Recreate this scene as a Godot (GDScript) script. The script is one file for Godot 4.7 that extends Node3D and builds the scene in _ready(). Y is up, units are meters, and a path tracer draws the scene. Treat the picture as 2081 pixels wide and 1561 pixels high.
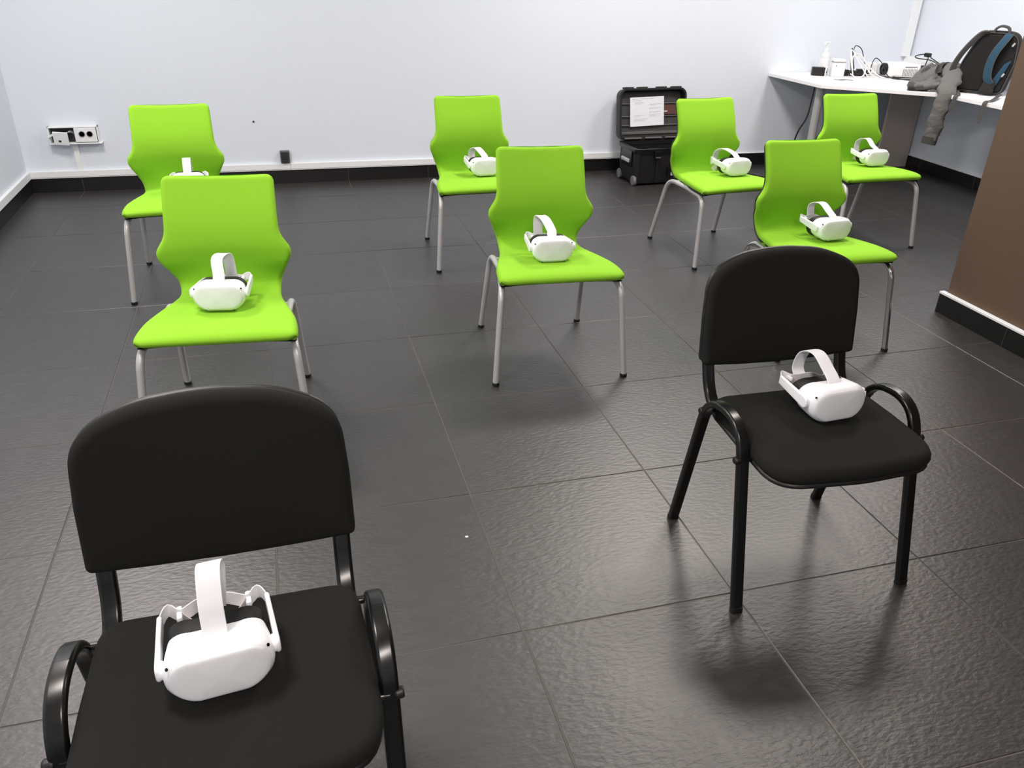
extends Node3D
# A classroom corner: nine chairs with white headsets on them, a hard case by the back wall, a cluttered desk.

const ZB := -6.05      # back wall
const XL := -1.63      # left wall
const XR := 5.09       # right wall
const ZF := 3.2        # wall behind the camera
const CEIL := 2.8
const PX := 3.055      # brown pillar face
const PZ := -2.985

# ------------------------------------------------------------------ mesh building
class MB:
	var v := PackedVector3Array()
	var t := PackedInt32Array()
	var mark := 0

	func tri(a: int, b: int, c: int) -> void:
		t.append(a); t.append(b); t.append(c)

	func quad(a: int, b: int, c: int, d: int) -> void:
		tri(a, b, c); tri(a, c, d)

	# rings of equal length, closed round; both ends closed by a fan
	func loft(rings: Array, cap0 := true, cap1 := true) -> MB:
		var n: int = rings[0].size()
		var base := v.size()
		for r in rings:
			v.append_array(r)
		for k in rings.size() - 1:
			for i in n:
				var j := (i + 1) % n
				quad(base + k * n + i, base + k * n + j, base + (k + 1) * n + j, base + (k + 1) * n + i)
		if cap0:
			fan(base, n, false)
		if cap1:
			fan(base + (rings.size() - 1) * n, n, true)
		return close()

	func fan(at: int, n: int, way: bool) -> void:
		var c := Vector3.ZERO
		for i in n:
			c += v[at + i]
		v.append(c / n)
		var m := v.size() - 1
		for i in n:
			var j := (i + 1) % n
			if way:
				tri(m, at + i, at + j)
			else:
				tri(m, at + j, at + i)

	# turn the faces added since the last call outward (clockwise seen from outside)
	func close() -> MB:
		var vol := 0.0
		var o := v[t[mark]] if t.size() > mark else Vector3.ZERO
		for k in range(mark, t.size(), 3):
			vol += (v[t[k]] - o).dot((v[t[k + 1]] - o).cross(v[t[k + 2]] - o))
		if vol > 0.0:
			for k in range(mark, t.size(), 3):
				var s := t[k + 1]
				t[k + 1] = t[k + 2]
				t[k + 2] = s
		mark = t.size()
		return self

	func add(o: MB, x := Transform3D.IDENTITY) -> MB:
		var base := v.size()
		for p in o.v:
			v.append(x * p)
		for i in o.t:
			t.append(base + i)
		mark = t.size()
		return self

	func warp(f: Callable) -> MB:
		for i in v.size():
			v[i] = f.call(v[i])
		return self

	func mesh(angle := 42.0) -> ArrayMesh:
		var limit := cos(deg_to_rad(angle))
		var nf := t.size() / 3
		var fn := PackedVector3Array()
		var at := {}
		var ids := PackedInt32Array()
		var key := PackedInt32Array()
		key.resize(v.size())
		for i in v.size():
			var q := Vector3i((v[i] * 200000.0).round())
			if not at.has(q):
				at[q] = at.size()
			key[i] = at[q]
		var round_: Array = []
		round_.resize(at.size())
		for i in round_.size():
			round_[i] = PackedInt32Array()
		for k in nf:
			var a := v[t[3 * k]]
			fn.append((v[t[3 * k + 2]] - a).cross(v[t[3 * k + 1]] - a))
			for c in 3:
				round_[key[t[3 * k + c]]].append(k)
		var un := PackedVector3Array()
		for k in nf:
			un.append(fn[k].normalized())
		var pv := PackedVector3Array()
		var pn := PackedVector3Array()
		for k in nf:
			if fn[k].length_squared() < 1e-20:
				continue
			for c in 3:
				var s := Vector3.ZERO
				for f in round_[key[t[3 * k + c]]]:
					if un[f].dot(un[k]) > limit:
						s += fn[f]
				pv.append(v[t[3 * k + c]])
				pn.append(s.normalized())
		var arr := []
		arr.resize(Mesh.ARRAY_MAX)
		arr[Mesh.ARRAY_VERTEX] = pv
		arr[Mesh.ARRAY_NORMAL] = pn
		var m := ArrayMesh.new()
		m.add_surface_from_arrays(Mesh.PRIMITIVE_TRIANGLES, arr)
		return m

# outline helpers -----------------------------------------------------------
func rrect(hw: float, hh: float, r: float, seg := 5) -> PackedVector2Array:
	var o := PackedVector2Array()
	r = clampf(r, 0.0001, minf(hw, hh) - 0.00005)
	for q in 4:
		var cx := (hw - r) * (1 if q == 0 or q == 3 else -1)
		var cy := (hh - r) * (1 if q < 2 else -1)
		for k in seg + 1:
			var a := (q + float(k) / seg) * PI / 2
			o.append(Vector2(cx + r * cos(a), cy + r * sin(a)))
	return o

func ellipse(rx: float, ry: float, n := 12) -> PackedVector2Array:
	var o := PackedVector2Array()
	for k in n:
		o.append(Vector2(rx * cos(TAU * k / n), ry * sin(TAU * k / n)))
	return o

func round_poly(pts: Array, radii: Array, seg := 6) -> PackedVector2Array:
	var o := PackedVector2Array()
	var n := pts.size()
	for i in n:
		var p: Vector2 = pts[i]
		var a: Vector2 = pts[(i + n - 1) % n]
		var b: Vector2 = pts[(i + 1) % n]
		var r: float = radii[i]
		if r <= 0.0:
			o.append(p)
			continue
		var da := (a - p).normalized()
		var db := (b - p).normalized()
		var d := minf(r / tan(maxf(da.angle_to(db), -da.angle_to(db)) / 2), 0.49 * minf((a - p).length(), (b - p).length()))
		for k in seg + 1:
			var u := float(k) / seg
			o.append((p + da * d) * (1 - u) * (1 - u) + p * 2 * u * (1 - u) + (p + db * d) * u * u)
	return o

func inset(o: PackedVector2Array, d: float) -> PackedVector2Array:
	var n := o.size()
	var area := 0.0
	for i in n:
		area += o[i].cross(o[(i + 1) % n])
	var w := 1.0 if area > 0 else -1.0
	var r := PackedVector2Array()
	for i in n:
		var e := (o[(i + 1) % n] - o[i]).normalized() + (o[i] - o[(i + n - 1) % n]).normalized()
		e = e.normalized()
		r.append(o[i] + Vector2(-e.y, e.x) * d * w)
	return r

func up(o: PackedVector2Array, z: float) -> PackedVector3Array:   # outline in xy at depth z
	var r := PackedVector3Array()
	for p in o:
		r.append(Vector3(p.x, p.y, z))
	return r

# a padded slab on an outline: rounded edge r, thickness 2*r plus crown on the front (+z) and back
func pad(o: PackedVector2Array, r: float, crown := 0.0, crown_back := 0.0, steps := 4, fill := 3, flat := 0.0) -> MB:
	var c := Vector2.ZERO
	for p in o:
		c += p
	c /= o.size()
	var rings: Array = []
	var half := func(sign_: float, cr: float) -> Array:
		var h: Array = []
		for k in steps + 1:
			var a := PI / 2 * k / steps
			h.append(up(inset(o, r * (1 - cos(a))), sign_ * (r * sin(a) + flat)))
		var last := inset(o, r)
		for k in range(1, fill + 1):
			var s := 1.0 - float(k) / (fill + 0.6)
			var q := PackedVector2Array()
			for p in last:
				q.append(c + (p - c) * s)
			h.append(up(q, sign_ * (r + flat + cr * (1 - s * s))))
		return h
	var back: Array = half.call(-1.0, crown_back)
	back.reverse()
	rings.append_array(back)
	var front: Array = half.call(1.0, crown)
	if flat == 0.0:
		front.pop_front()
	rings.append_array(front)
	return MB.new().loft(rings)

func rbox(s: Vector3, r := 0.004, corner := -1.0, seg := 2, cseg := 3) -> MB:   # centred, rounded edges; corner: radius seen from above
	var rc := maxf(corner, r)
	var rings: Array = []
	for side in [-1, 1]:
		for k in seg + 1:
			var a := PI / 2 * (float(k) / seg if side > 0 else 1.0 - float(k) / seg)
			var d := r * (1 - cos(a))
			var y: float = side * (s.y / 2 - r + r * sin(a))
			var ring := PackedVector3Array()
			for p in rrect(s.x / 2 - d, s.z / 2 - d, rc - d, cseg):
				ring.append(Vector3(p.x, y, p.y))
			rings.append(ring)
	return MB.new().loft(rings)

func prism(o: PackedVector2Array, y0: float, y1: float, b := 0.002) -> MB:   # outline in xz
	var rings: Array = []
	for s in [[b, y0], [0.0, y0 + b], [0.0, y1 - b], [b, y1]]:
		var ring := PackedVector3Array()
		for p in inset(o, s[0]):
			ring.append(Vector3(p.x, s[1], p.y))
		rings.append(ring)
	return MB.new().loft(rings)

func lathe(prof: Array, n := 20) -> MB:   # Vector2(radius, y) from bottom to top
	var rings: Array = []
	for p in prof:
		var ring := PackedVector3Array()
		for k in n:
			ring.append(Vector3(p.x * cos(TAU * k / n), p.y, p.x * sin(TAU * k / n)))
		rings.append(ring)
	return MB.new().loft(rings)

func smooth(pts: Array, per := 6) -> PackedVector3Array:   # Catmull-Rom
	var o := PackedVector3Array()
	for i in pts.size() - 1:
		var a: Vector3 = pts[maxi(i - 1, 0)]
		var b: Vector3 = pts[i]
		var c: Vector3 = pts[i + 1]
		var d: Vector3 = pts[mini(i + 2, pts.size() - 1)]
		for k in per:
			o.append(b.cubic_interpolate(c, a, d, float(k) / per))
	o.append(pts[-1])
	return o

func bend(pts: Array, r: float, seg := 7) -> PackedVector3Array:   # polyline with rounded bends
	var o := PackedVector3Array([pts[0]])
	for i in range(1, pts.size() - 1):
		var p: Vector3 = pts[i]
		var a: Vector3 = pts[i - 1]
		var b: Vector3 = pts[i + 1]
		var d := minf(r, 0.48 * minf(p.distance_to(a), p.distance_to(b)))
		for k in seg + 1:
			var u := float(k) / seg
			o.append((p + (a - p).normalized() * d) * (1 - u) * (1 - u) + p * 2 * u * (1 - u) + (p + (b - p).normalized() * d) * u * u)
	o.append(pts[-1])
	return o

# sweep a section along a path; side: fixed direction of the section's x axis (or none: carried along)
func sweep(path: PackedVector3Array, sec: PackedVector2Array, side := Vector3.ZERO, scales := []) -> MB:
	var rings: Array = []
	var s := side
	var n := path.size()
	if side == Vector3.ZERO:
		var t0 := (path[1] - path[0]).normalized()
		s = t0.cross(Vector3.UP if absf(t0.y) < 0.9 else Vector3.RIGHT).normalized()
	for i in n:
		var tg := (path[mini(i + 1, n - 1)] - path[maxi(i - 1, 0)]).normalized()
		if side != Vector3.ZERO:
			s = side
		s = (s - tg * s.dot(tg)).normalized()
		var u := tg.cross(s)
		var f: float = scales[i] if scales.size() else 1.0
		var ring := PackedVector3Array()
		for p in sec:
			ring.append(path[i] + s * p.x * f + u * p.y * f)
		rings.append(ring)
	return MB.new().loft(rings)

func tube(path: PackedVector3Array, r: float, n := 10) -> MB:
	return sweep(path, ellipse(r, r, n))

func at_(x: float, y: float, z: float, turn := 0.0) -> Transform3D:
	return Transform3D(Basis(Vector3.UP, turn), Vector3(x, y, z))

# ------------------------------------------------------------------ scene tree helpers
var used := {}
func numbered(called: String) -> String:
	if not used.has(called):
		used[called] = 0
		return called
	used[called] += 1
	return "%s_%03d" % [called, used[called]]

func tag(o: Node3D, label := "", category := "", group := "", kind := "") -> Node3D:
	if label: o.set_meta("label", label)
	if category: o.set_meta("category", category)
	if group: o.set_meta("group", group)
	if kind: o.set_meta("kind", kind)
	return o

func thing(called: String, label: String, category: String, where := Vector3.ZERO, turn := 0.0, group := "") -> Node3D:
	var o := Node3D.new()
	o.name = numbered(called)
	add_child(o)
	o.position = where
	o.rotation.y = turn
	return tag(o, label, category, group)

func put(called: String, mesh: Mesh, m: Material, parent: Node = null) -> MeshInstance3D:
	var o := MeshInstance3D.new()
	o.name = called if parent else numbered(called)
	o.mesh = mesh
	o.material_override = m
	o.cast_shadow = GeometryInstance3D.SHADOW_CASTING_SETTING_ON
	(parent if parent else self).add_child(o, true)
	return o

func struct(called: String, mesh: Mesh, m: Material, label := "") -> MeshInstance3D:
	var o := put(called, mesh, m)
	tag(o, label, "", "", "structure")
	return o

# ------------------------------------------------------------------ materials
var M := {}
func mat(rgb: Color, rough := 0.6, metal := 0.0, spec := 0.5) -> StandardMaterial3D:
	var m := StandardMaterial3D.new()
	m.albedo_color = rgb
	m.roughness = rough
	m.metallic = metal
	m.metallic_specular = spec
	return m

func noise_tex(freq: float, oct := 4, seed_ := 1, size := 512, warp := 0.0) -> NoiseTexture2D:
	var n := FastNoiseLite.new()
	n.noise_type = FastNoiseLite.TYPE_SIMPLEX_SMOOTH
	n.frequency = freq
	n.fractal_octaves = oct
	n.seed = seed_
	if warp > 0:
		n.domain_warp_enabled = true
		n.domain_warp_amplitude = warp
		n.domain_warp_frequency = freq * 0.6
	var t := NoiseTexture2D.new()
	t.noise = n
	t.width = size
	t.height = size
	t.seamless = true
	t.generate_mipmaps = false
	return t

func relief(m: StandardMaterial3D, t: Texture2D, cm: float, scale: Vector3, world := true) -> void:
	m.heightmap_enabled = true
	m.heightmap_texture = t
	m.heightmap_scale = cm
	m.uv1_triplanar = true
	m.uv1_world_triplanar = world
	m.uv1_scale = scale

func ramped(t: NoiseTexture2D, a: Color, b: Color) -> NoiseTexture2D:
	var g := Gradient.new()
	g.colors = PackedColorArray([a, b])
	g.offsets = PackedFloat32Array([0.2, 0.8])
	t.color_ramp = g
	return t

func make_materials() -> void:
	var fine := noise_tex(0.09, 3, 7, 512)
	M.wall = mat(Color(0.85, 0.88, 0.918), 0.75, 0, 0.3)
	relief(M.wall, fine, 0.03, Vector3(3, 3, 3))
	M.ceiling = mat(Color(0.93, 0.93, 0.93), 0.9)
	M.trim = mat(Color(0.90, 0.915, 0.925), 0.45)
	M.grout = mat(Color(0.34, 0.325, 0.31), 0.9)
	relief(M.grout, fine, 0.05, Vector3(8, 8, 8))
	var slate := noise_tex(0.016, 6, 21, 1024, 22.0)
	var tone := [Color(0.165, 0.162, 0.161), Color(0.177, 0.174, 0.172), Color(0.157, 0.155, 0.154), Color(0.171, 0.166, 0.163), Color(0.161, 0.159, 0.158), Color(0.174, 0.17, 0.166)]
	var tint := ramped(noise_tex(0.012, 5, 4, 512, 12.0), Color(0.86, 0.86, 0.86), Color(1, 1, 1))
	M.tiles = []
	for k in 6:
		var m := mat(tone[k], 0.41, 0, 0.72)
		relief(m, slate, 0.08, Vector3(1.8, 1.0, 3.8))
		m.uv1_offset = Vector3(0.37 * k, 0.21 * k, 0.53 * k)
		m.albedo_texture = tint
		M.tiles.append(m)
	M.base_tile = mat(Color(0.085, 0.085, 0.085), 0.3)
	M.brown = mat(Color(0.365, 0.295, 0.245), 0.55, 0, 0.4)
	relief(M.brown, fine, 0.02, Vector3(3, 3, 3))
	var weave := noise_tex(0.22, 2, 3, 512)
	M.green = mat(Color(0.535, 0.76, 0.19), 0.85, 0, 0.25)
	relief(M.green, weave, 0.03, Vector3(6, 6, 6), false)
	M.green.rim_enabled = true
	M.green.rim = 0.25
	M.green.rim_tint = 0.6
	M.black_cloth = mat(Color(0.118, 0.118, 0.112), 0.9, 0, 0.25)
	relief(M.black_cloth, weave, 0.03, Vector3(8, 8, 8), false)
	M.black_cloth.rim_enabled = true
	M.black_cloth.rim = 0.05
	M.black_plastic = mat(Color(0.07, 0.07, 0.07), 0.45)
	M.black_gloss = mat(Color(0.045, 0.045, 0.045), 0.28)
	M.grey_paint = mat(Color(0.72, 0.72, 0.72), 0.38, 0.3)
	M.chrome = mat(Color(0.80, 0.80, 0.80), 0.14, 1.0)
	M.white = mat(Color(0.93, 0.935, 0.95), 0.42, 0, 0.4)
	M.plate = mat(Color(0.885, 0.89, 0.90), 0.5, 0, 0.4)
	M.strap = mat(Color(0.91, 0.91, 0.925), 0.8, 0, 0.25)
	M.strap_grey = mat(Color(0.80, 0.775, 0.765), 0.85)
	M.foam = mat(Color(0.055, 0.055, 0.055), 0.6)
	M.lens = mat(Color(0.02, 0.02, 0.02), 0.12)
	M.case = mat(Color(0.05, 0.05, 0.052), 0.5)
	relief(M.case, weave, 0.03, Vector3(5, 5, 5), false)
	M.case_in = mat(Color(0.21, 0.21, 0.21), 0.6)
	M.case_rib = mat(Color(0.33, 0.33, 0.33), 0.45)
	M.silver = mat(Color(0.75, 0.75, 0.76), 0.4, 0.4)
	M.wheel = mat(Color(0.42, 0.42, 0.42), 0.6)
	M.desk = mat(Color(0.945, 0.95, 0.96), 0.4)
	M.panel = mat(Color(0.78, 0.74, 0.71), 0.6)
	M.device = mat(Color(0.91, 0.915, 0.92), 0.45)
	M.device_grey = mat(Color(0.55, 0.55, 0.55), 0.55)
	M.cable_white = mat(Color(0.91, 0.91, 0.91), 0.5)
	M.cable_black = mat(Color(0.06, 0.06, 0.06), 0.5)
	M.bottle = mat(Color(0.93, 0.95, 0.97, 0.55), 0.2)
	M.bottle.transparency = BaseMaterial3D.TRANSPARENCY_ALPHA
	var folds := noise_tex(0.02, 4, 11, 512, 10.0)
	M.jacket = mat(Color(0.39, 0.39, 0.385), 0.85)
	relief(M.jacket, folds, 0.6, Vector3(1.6, 1.6, 1.6), false)
	M.jacket_dark = mat(Color(0.25, 0.25, 0.245), 0.9)
	M.pack = mat(Color(0.105, 0.103, 0.10), 0.85)
	relief(M.pack, folds, 0.5, Vector3(4, 4, 4), false)
	M.pack_mesh = mat(Color(0.075, 0.075, 0.075), 0.95)
	M.pack_grey = mat(Color(0.27, 0.27, 0.265), 0.85)
	M.pack_blue = mat(Color(0.12, 0.27, 0.36), 0.9)
	relief(M.pack_blue, weave, 0.08, Vector3(9, 9, 9), false)
	M.socket_grey = mat(Color(0.40, 0.40, 0.40), 0.5)
	M.socket_dark = mat(Color(0.16, 0.16, 0.16), 0.45)
	M.hole = mat(Color(0.03, 0.03, 0.03), 0.8)
	M.brown_label = mat(Color(0.32, 0.20, 0.17), 0.6)
	M.paper = mat(Color.WHITE, 0.8)
	M.paper.albedo_texture = paper_print()
	M.scrap = mat(Color(0.9, 0.9, 0.9), 0.8)
	M.lamp = mat(Color(1, 1, 1), 0.6)
	M.lamp.emission_enabled = true
	M.lamp.emission = Color(1, 0.98, 0.96)
	M.lamp.emission_energy_multiplier = 3.0
	M.lamp_frame = mat(Color(0.9, 0.9, 0.9), 0.5)

func paper_print() -> ImageTexture:
	var rng := RandomNumberGenerator.new()
	rng.seed = 5
	var im := Image.create(420, 310, false, Image.FORMAT_RGB8)
	im.fill(Color(0.84, 0.86, 0.89))
	var line := func(x: int, y: int, w: int, shade: float) -> void:   # a line of print too small to read: words as short grey strokes
		var e := x
		while e < x + w:
			var l := rng.randi_range(5, 19)
			im.fill_rect(Rect2i(e, y, mini(l, x + w - e), 3), Color(shade, shade, shade) * 0.72)
			e += l + 4
	for s in [[30, 18, 260, .62], [30, 34, 120, .5], [60, 52, 90, .75], [60, 62, 110, .75], [60, 72, 80, .75], [45, 190, 130, .75], [45, 205, 90, .72], [45, 232, 170, .72], [45, 243, 120, .78], [45, 254, 140, .78],
			[235, 78, 150, .45], [250, 90, 70, .75], [235, 118, 150, .68], [235, 128, 120, .78], [235, 160, 150, .65], [235, 170, 130, .78], [235, 188, 150, .74], [235, 199, 90, .74], [235, 209, 130, .8]]:
		line.call(s[0], s[1], s[2], s[3])
	return ImageTexture.create_from_image(im)

# ------------------------------------------------------------------ the room
func box_struct(called: String, a: Vector3, b: Vector3, m: Material, label := "", r := 0.001) -> MeshInstance3D:
	var o := struct(called, rbox(b - a, r, -1, 1, 1).mesh(30), m, label)
	o.position = (a + b) / 2
	return o

func build_room() -> void:
	var th := 0.15
	box_struct("wall_back", Vector3(XL - th, -0.1, ZB - th), Vector3(XR + th, CEIL, ZB), M.wall, "white painted back wall")
	box_struct("wall_left", Vector3(XL - th, -0.1, ZB), Vector3(XL, CEIL, ZF), M.wall, "white painted left wall")
	box_struct("wall_right", Vector3(XR, -0.1, ZB), Vector3(XR + th, CEIL, ZF), M.wall, "white painted right wall behind desk")
	box_struct("wall_front", Vector3(XL - th, -0.1, ZF), Vector3(XR + th, CEIL, ZF + th), M.wall, "white wall behind the viewer")
	box_struct("ceiling", Vector3(XL - th, CEIL, ZB - th), Vector3(XR + th, CEIL + 0.12, ZF + th), M.ceiling, "white ceiling")
	box_struct("wall_pillar", Vector3(PX, 0, PZ), Vector3(PX + 0.9, CEIL, 1.6), M.brown, "brown painted pillar wall")
	# floor: grout bed with one tile per piece
	var fl := box_struct("floor", Vector3(XL - th, -0.12, ZB - th), Vector3(XR + th, -0.0016, ZF + th), M.grout, "dark slate tile floor with thin joints")
	var dx := 0.5898
	var dz := 0.6
	var x0 := -0.1246
	var z0 := -2.6337
	var rng := RandomNumberGenerator.new()
	rng.seed = 12
	var shared := {}
	var i0 := int(floor((XL - x0) / dx))
	var j0 := int(floor((ZB - z0) / dz))
	var turn := 0
	for i in range(i0, int(ceil((XR - x0) / dx))):
		for j in range(j0, int(ceil((ZF - z0) / dz))):
			var ax := maxf(x0 + i * dx + 0.002, XL)
			var bx := minf(x0 + (i + 1) * dx - 0.002, XR)
			var az := maxf(z0 + j * dz + 0.002, ZB)
			var bz := minf(z0 + (j + 1) * dz - 0.002, ZF)
			if bx - ax < 0.01 or bz - az < 0.01 or (ax > PX + 0.02 and az > PZ + 0.02 and bx < PX + 0.88 and bz < 1.58):
				continue
			var k := Vector2i(int(round((bx - ax) * 1000)), int(round((bz - az) * 1000)))
			if not shared.has(k):
				var o := PackedVector2Array([Vector2(-(bx - ax) / 2, -(bz - az) / 2), Vector2((bx - ax) / 2, -(bz - az) / 2), Vector2((bx - ax) / 2, (bz - az) / 2), Vector2(-(bx - ax) / 2, (bz - az) / 2)])
				var rings: Array = []
				for s in [[0.0, -0.004], [0.0, -0.0008], [0.0012, 0.0]]:
					var ring := PackedVector3Array()
					for p in o:
						ring.append(Vector3(p.x - signf(p.x) * s[0], s[1], p.y - signf(p.y) * s[0]))
					rings.append(ring)
				shared[k] = MB.new().loft(rings).mesh(20)
			var tl := put("tile", shared[k], M.tiles[rng.randi_range(0, 5)], fl)
			tl.position = Vector3((ax + bx) / 2, 0.0, (az + bz) / 2) - fl.position
			tl.rotation = Vector3(rng.randf_range(-0.0012, 0.0012), 0, rng.randf_range(-0.0012, 0.0012))
	# black tile skirting, a tile per piece
	skirting("baseboard_back", Vector3(XL + 0.012, 0, ZB), Vector3(1, 0, 0), XR - XL - 0.024, -1.317 - XL, 0.5898, M.base_tile, "black tile skirting along the back wall")
	skirting("baseboard_left", Vector3(XL, 0, -3.0), Vector3(0, 0, -1), 3.05, 0.35, 0.6, M.base_tile, "black tile skirting along the left wall")
	skirting("baseboard_right", Vector3(XR, 0, ZB + 0.012), Vector3(0, 0, 1), 5.6, 0.42, 0.6, M.base_tile, "black tile skirting along the right wall")
	skirting("baseboard_pillar", Vector3(PX, 0, PZ - 0.02), Vector3(0, 0, 1), 4.6, 0.42, 0.6, M.base_tile, "black tile skirting with white top round the pillar", 0.024)
	var pb := box_struct("trim_1", Vector3(PX - 0.026, 0.093, PZ - 0.022), Vector3(PX + 0.001, 0.104, 1.6), M.trim, "white ledge on top of pillar skirting")
	skirting("baseboard_end", Vector3(PX + 0.0, 0, PZ), Vector3(1, 0, 0), 0.9, 0.4, 0.6, M.base_tile, "black tile skirting at end of pillar", 0.022)
	# cable trunking above the skirting
	var tr := box_struct("trim_2", Vector3(XL + 0.02, 0.094, ZB), Vector3(0.06, 0.140, ZB + 0.022), M.trim, "white cable trunking along the back wall")
	var t2 := box_struct("trim_3", Vector3(0.0612, 0.094, ZB), Vector3(2.62, 0.140, ZB + 0.022), M.trim, "white cable trunking between outlet and black case")
	box_struct("trim_4", Vector3(XL, 0.094, ZB), Vector3(XL + 0.022, 0.140, -2.0), M.trim, "white cable trunking along the left wall")
	for q in [[Vector3(XL + 0.02, 0.1005, ZB + 0.0215), Vector3(0.06, 0.1025, ZB + 0.0235), tr], [Vector3(0.0612, 0.1005, ZB + 0.0215), Vector3(2.62, 0.1025, ZB + 0.0235), t2]]:
		var g := put("cover_lip", rbox(q[1] - q[0], 0.0005, -1, 1, 1).mesh(), M.device_grey, q[2])
		g.position = (q[0] + q[1]) / 2 - (q[2] as Node3D).position
	# thin white edge strip to the right of the case
	box_struct("trim_5", Vector3(2.62, 0.094, ZB), Vector3(XR, 0.100, ZB + 0.013), M.trim, "thin white edge above back skirting")
	box_struct("trim_6", Vector3(XR - 0.013, 0.094, ZB + 0.013), Vector3(XR, 0.100, -0.5), M.trim, "thin white edge above right skirting")
	box_struct("trim_7", Vector3(XR - 0.088, 0.84, ZB), Vector3(XR - 0.022, CEIL, ZB + 0.028), M.trim, "white vertical cable trunking in the corner")
	box_struct("trim_8", Vector3(-1.318, 0.14, ZB), Vector3(-1.285, 0.316, ZB + 0.014), M.trim, "short white trunking below the wall outlet box")

func skirting(called: String, start: Vector3, along: Vector3, length: float, first: float, step: float, m: Material, label: String, thick := 0.012) -> void:
	var o := Node3D.new()
	o.name = called
	add_child(o)
	tag(o, label, "", "", "structure")
	o.position = start
	var out := Vector3.ZERO
	if along.x != 0.0:
		out = Vector3(0, 0, 1) if called != "baseboard_end" else Vector3(0, 0, -1)
	else:
		out = Vector3(1, 0, 0) if called == "baseboard_left" else Vector3(-1, 0, 0)
	var cuts := [0.0]
	var c := first
	while c < length - 0.02:
		if c > 0.02:
			cuts.append(c)
		c += step
	cuts.append(length)
	for k in cuts.size() - 1:
		var a: float = cuts[k] + (0.0015 if k else 0.0)
		var b: float = cuts[k + 1] - (0.0015 if k < cuts.size() - 2 else 0.0)
		var s := along.abs() * (b - a) + Vector3(0, 0.093, 0) + out.abs() * thick
		var t := put("tile", rbox(s, 0.0012, -1, 1, 1).mesh(30), m, o)
		t.position = along * (a + b) / 2 + Vector3(0, 0.0465, 0) + out * thick / 2
	# the pale joints show between the pieces
	var bed := put("joint_bed", rbox(along.abs() * length + Vector3(0, 0.09, 0) + out.abs() * (thick - 0.002), 0.0005, -1, 1, 1).mesh(), M.grout, o)
	bed.position = along * length / 2 + Vector3(0, 0.045, 0) + out * (thick - 0.002) / 2

# ------------------------------------------------------------------ lights
const LAMPS := [[4.1, -4.4, 0.75], [2.3, -4.5, 0.95], [-1.0, -4.1, 0.95], [2.3, -2.9, 0.62], [-0.7, -1.7, 1.0], [0.2, 1.0, 1.3]]
func build_lamps() -> void:
	var places := ["over the white desk corner", "over the back row by the open case", "nearest the back left corner", "over the right black chair", "over the left green chair", "behind the viewer"]
	for k in LAMPS.size():
		var o := thing("ceiling_light", "square white ceiling light panel " + places[k], "ceiling light", Vector3(LAMPS[k][0], CEIL, LAMPS[k][1]), 0, "ceiling light panels")
		var fr := MB.new()
		for s in [-1, 1]:
			fr.add(rbox(Vector3(0.62, 0.03, 0.02), 0.002, -1, 1, 1), at_(0, -0.015, s * 0.3))
			fr.add(rbox(Vector3(0.02, 0.03, 0.58), 0.002, -1, 1, 1), at_(s * 0.3, -0.015, 0))
		put("frame", fr.mesh(30), M.lamp_frame, o)
		var df := put("diffuser", rbox(Vector3(0.58, 0.01, 0.58), 0.001, -1, 1, 1).mesh(30), M.lamp, o)
		df.position.y = -0.012
		var l := AreaLight3D.new()
		l.name = "panel_light"
		o.add_child(l, true)
		l.position.y = -0.035
		l.rotation.x = -PI / 2
		l.area_size = Vector2(0.56, 0.56)
		l.area_range = 14.0
		l.area_attenuation = 2.0
		l.light_energy = ENERGY * float(LAMPS[k][2])
		l.light_color = Color(1.0, 0.955, 0.925)
		l.shadow_enabled = true

# ------------------------------------------------------------------ green chair
# the padded shell: profile (z, y, half width) of its front face, from the front edge of the seat up to the top of the back
const SHELL := [[0.268, 0.408, 0.238], [0.258, 0.427, 0.243], [0.235, 0.437, 0.247], [0.19, 0.440, 0.246], [0.12, 0.438, 0.238], [0.05, 0.433, 0.222], [-0.02, 0.427, 0.204], [-0.08, 0.422, 0.187], [-0.135, 0.419, 0.176],
	[-0.165, 0.421, 0.172], [-0.181, 0.431, 0.172], [-0.188, 0.448, 0.178], [-0.187, 0.485, 0.195], [-0.181, 0.52, 0.2085], [-0.174, 0.548, 0.2195], [-0.170, 0.564, 0.2225], [-0.167, 0.58, 0.2195], [-0.166, 0.598, 0.207],
	[-0.167, 0.616, 0.1955], [-0.170, 0.64, 0.188], [-0.179, 0.675, 0.186], [-0.196, 0.72, 0.185], [-0.216, 0.765, 0.184], [-0.236, 0.81, 0.183]]
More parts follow.
